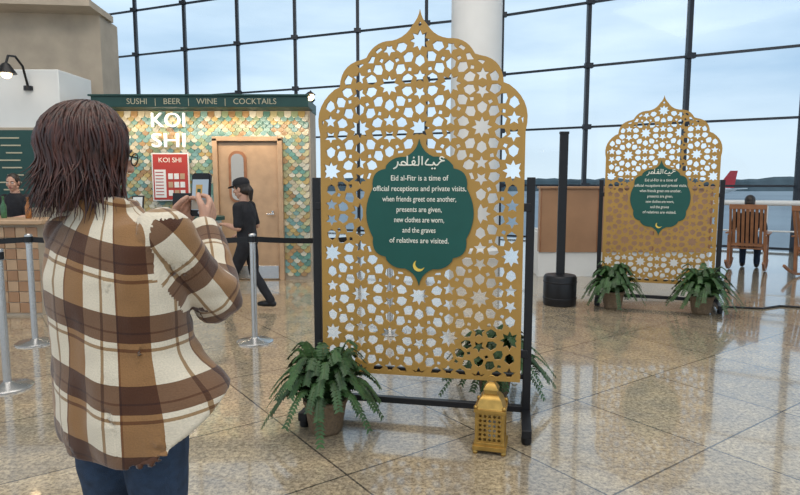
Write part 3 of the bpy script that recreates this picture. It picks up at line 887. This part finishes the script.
for poly in me.polygons:
    c=poly.center; best=None
    for a,b,r_,idx in arms:
        d,t=seginfo(c,a,b)
        if idx in(0,2):
            ok_=(d<.13) and c.z<1.40 and (abs(c.x)>.198+.25*max(0,1.3-c.z)*0 or (c.y>.155))
        else: ok_=d<.10 and c.y>.11
        if ok_ and (best is None or d<best[0]): best=(d,a,b,idx)
    if best is not None and best[3] in(0,2) and abs(c.x)<.235 and c.z<1.13 and c.y<.10: best=None
    if best is None:
        ca=atan2(c.x+.0,-(c.y))
        for li in poly.loop_indices:
            p=me.vertices[me.loops[li].vertex_index].co
            a_=atan2(p.x,-p.y)
            if a_-ca>pi:a_-=2*pi
            if a_-ca<-pi:a_+=2*pi
            uvl.data[li].uv=(a_*.19+.03,p.z+.03*sin(p.x*9))
    else:
        _,a,b,idx=best; ax=(b-a).normalized(); x,y=frame_of(ax)
        q=c-a; ca=atan2(q.dot(y),q.dot(x))
        off=.0 if idx in(0,2) else (.26)
        for li in poly.loop_indices:
            p=me.vertices[me.loops[li].vertex_index].co-a
            a_=atan2(p.dot(y),p.dot(x))
            if a_-ca>pi:a_-=2*pi
            if a_-ca<-pi:a_+=2*pi
            uvl.data[li].uv=(a_*.075+.05,p.dot(ax)+off+.06)
finish(me,'plaid_jacket',plaid_mat(),parent=W,smooth=180)
legs(W,(.015,0,.84),[(-.085,0,.82),(.10,0,.82)],[(-.09,.02,.46),(.10,.02,.46)],[(-.10,-.01,.09),(.11,-.01,.09)],'denim',(.102,.068,.052))
shoes(W,[(-.10,-.01,.09),(.11,-.01,.09)],[(-.05,1,0),(.1,1,0)])
Hc=V((-.065,.0,1.575)); 
Rh=head(W,Hc,radians(-24),radians(-8),neck=(-.03,-.005,1.40),sc=1.02)
mb=MB(); mb.sphere((0,-.022,.032),(.100,.110,.110)); mb.sphere((0,-.05,-.06),(.098,.074,.105))
for s_ in(-1,1): mb.sphere((s_*.074,-.015,-.06),(.030,.05,.10))
mb.xf(Rh); me=remesh(mb,.009,5); finish(me,'hair_base','auburn',parent=W,smooth=180)
mb=MB(); locks(mb,Rh,420,-125,125,11,rx=.108,ry=.122,rz=.118,flare=.045,zend=-.165,thick=.0070); locks(mb,Rh,300,-120,120,12,rx=.114,ry=.128,rz=.121,flare=.06,zend=-.125,thick=.0045)
mb.build('hair_locks','auburn',parent=W,smooth=180)
# glasses
mb=MB()
for s_ in(-1,1):
    mb.tube([(s_*.033+.023*cos(2*pi*k/20),.098,.006+.018*sin(2*pi*k/20)) for k in range(21)],.0018,0,6)
    mb.tube([(s_*.056,.098,.01),(s_*.082,.03,.012),(s_*.084,-.01,.004)],.002,0,6)
mb.tube([(-.01,.099,.01),(.01,.099,.01)],.0018,0,6); mb.xf(Rh); mb.build('glasses','black',parent=W)
# phone + hands
PC=V((-.035,.43,1.455)); PR=Matrix.Translation(PC)@Matrix.Rotation(radians(4),4,'Z')@Matrix.Rotation(radians(-8),4,'X')
mb=MB(); 
def rrz(w_,h_,r_,y): return rr(w_,h_,r_,y,0,0)
mb.loft([rrz(.076,.156,.012,-.004),rrz(.076,.156,.012,.005)],0); mb.loft([rrz(.070,.150,.010,-.0042),rrz(.070,.150,.010,-.0055)],1)
mb.box((0,-.006,.0),(.066,.0012,.11),2); mb.box((-.004,-.0068,.006),(.026,.001,.06),3); mb.box((-.004,-.0072,.006),(.014,.001,.03),4); mb.box((.0,-.0065,-.035),(.066,.001,.035),5)
mb.sphere((0,-.0055,-.064),(.006,.0012,.006),2,12,6)
mb.box((-.02,.007,.055),(.028,.005,.03),0)
mb.xf(PR)
mb.build('smartphone',['phone','black',mat('screen_bright',(.3,.36,.42),.3,emit=(.5,.62,.72),es=.2),mat('screen_gold',(.4,.24,.06),.3,emit=(.5,.3,.07),es=.3),'green',mat('screen_floor',(.3,.28,.24),.3,emit=(.4,.36,.3),es=.2)],parent=W,smooth=30)
mb=MB()
wr=Rw+(Rw-Re).normalized()*.035
d=(PC+V((.05,.02,-.015))-wr)
mb.limb([Rw-(Rw-Re).normalized()*.04,wr],[.032,.027]); hand(mb,wr,d,(-.85,-.15,.1),1,(.55,.75,.5),.98,.35)
wl=Lw+(Lw-Le).normalized()*.035
d=(PC+V((-.055,.02,-.03))-wl)
mb.limb([Lw-(Lw-Le).normalized()*.04,wl],[.032,.027]); hand(mb,wl,d,(.85,-.15,.1),-1,(.55,.75,.5),.98,.35)
me=remesh(mb,.0035,3); finish(me,'hands','skin',parent=W,smooth=180)

# ---- generic clothed person
def simple_person(name,loc,rotz,top,bottom,J,hairm='darkhair',cap=False,long=False,headrz=0,tilt=-.15,scale=1):
    e=empty(name,loc,rotz); e.scale=(scale,)*3; pel=V(J['pelvis']); nk=V(J['neck'])
    mb=MB(); ax=nk-pel
    rr_=[(-.08,.155,.115),(0,.155,.11),(.25,.135,.10),(.5,.155,.11),(.75,.175,.105),(.9,.13,.085),(1.0,.07,.06)]
    mb.loft([ell((pel+ax*t).x,(pel+ax*t).y,(pel+ax*t).z,a,b,28) for t,a,b in rr_])
    skin=MB()
    for sd in('R','L'):
        s_,el,wr_=[V(p) for p in J['arm'+sd]]
        m_=s_.lerp(el,.85)
        mb.limb([s_,s_.lerp(el,.5),m_],[.062,.054,.052])
        skin.limb([m_,el,el.lerp(wr_,.3),wr_],[.042,.038,.038,.025])
        dd=(wr_-el).normalized(); hand(skin,wr_+dd*.01,dd,J.get('palm',(0,0,-1)),1 if sd=='R' else -1,(.35,.4,.3),.95)
    me=remesh(mb,.011,5)
    for v in me.vertices: v.co+=v.normal*(noise.noise(v.co*12)*.007)
    finish(me,'shirt',top,parent=e,smooth=180)
    finish(remesh(skin,.005,3),'arms',  'skin',parent=e,smooth=180)
    legs(e,pel+V((0,0,-.02)),[pel+V((-.08,0,-.05)),pel+V((.08,0,-.05))],J['knees'],J['ankles'],bottom,(.085,.06,.05))
    shoes(e,J['ankles'],J['toes'],'black')
    Rh=head(e,V(J['head']),headrz,tilt,neck=nk-V((0,0,.02)),sc=.98)
    hb=MB(); hb.sphere((0,-.024,.034),(.084,.096,.092))
    if long: hb.limb([(0,-.09,.02),(0,-.115,-.04),(0,-.10,-.15)],[.035,.04,.02])
    hb.sphere((0,-.05,-.02),(.078,.065,.07))
    hb.xf(Rh); finish(remesh(hb,.008,3),'hair',hairm,parent=e,smooth=180)
    if cap:
        cb=MB()
        cb.loft([ [V((.092*cos(2*pi*k/24)*f,-.014+.106*sin(2*pi*k/24)*f,z)) for k in range(24)] for f,z in((1,.045),(1.01,.07),(.93,.10),(.72,.125),(.35,.138),(.05,.141))])
        vs=[]
        for z0 in(.048,.054):
            for k in range(13):
                a=pi*k/12; vs.append((.078*cos(a),.075+.085*sin(a),z0-.012*sin(a)))
        cb.add(vs,[tuple(range(13)),tuple(range(25,12,-1))]+[(k,(k+1)%13,13+(k+1)%13,13+k) for k in range(13)])
        cb.xf(Rh); cb.build('cap','blackcloth',parent=e,smooth=40)
    return e
J=dict(pelvis=(0,0,.86),neck=(0,.03,1.33),head=(0,.065,1.475),
 armR=((.165,.03,1.27),(.20,-.03,1.03),(.14,.17,.93)),armL=((-.165,.03,1.27),(-.19,.02,1.02),(-.08,.23,1.05)),
 knees=[(-.085,.14,.47),(.085,-.03,.46)],ankles=[(-.08,.24,.085),(.08,-.25,.12)],toes=[(0,1,0),(0,1,0)])
simple_person('restaurant_worker',(-1.77,6.93,0),radians(78),'blackcloth','blackcloth',J,cap=True,long=True,tilt=-.2,scale=.965)
Jb=dict(pelvis=(0,0,.92),neck=(0,0,1.42),head=(0,.03,1.56),armR=((.17,0,1.35),(.22,.05,1.10),(.12,.26,1.08)),armL=((-.17,0,1.35),(-.22,.05,1.10),(-.12,.26,1.08)),
 knees=[(-.09,.01,.49),(.09,.01,.49)],ankles=[(-.09,0,.085),(.09,0,.085)],toes=[(0,1,0),(0,1,0)])
simple_person('bartender',(-4.95,7.75,0),radians(170),'blackcloth','blackcloth',Jb,headrz=.3,scale=.96)
Js=dict(pelvis=(0,-.08,.52),neck=(0,-.17,1.02),head=(0,-.13,1.17),armR=((.17,-.15,.95),(.24,-.08,.70),(.22,.16,.70)),armL=((-.17,-.15,.95),(-.24,-.08,.70),(-.22,.16,.70)),
 knees=[(-.11,.38,.50),(.11,.38,.50)],ankles=[(-.11,.42,.085),(.11,.42,.085)],toes=[(0,1,0),(0,1,0)])
simple_person('seated_traveler',(5.95,10.2,0),radians(-35),'blackcloth','denim',Js)
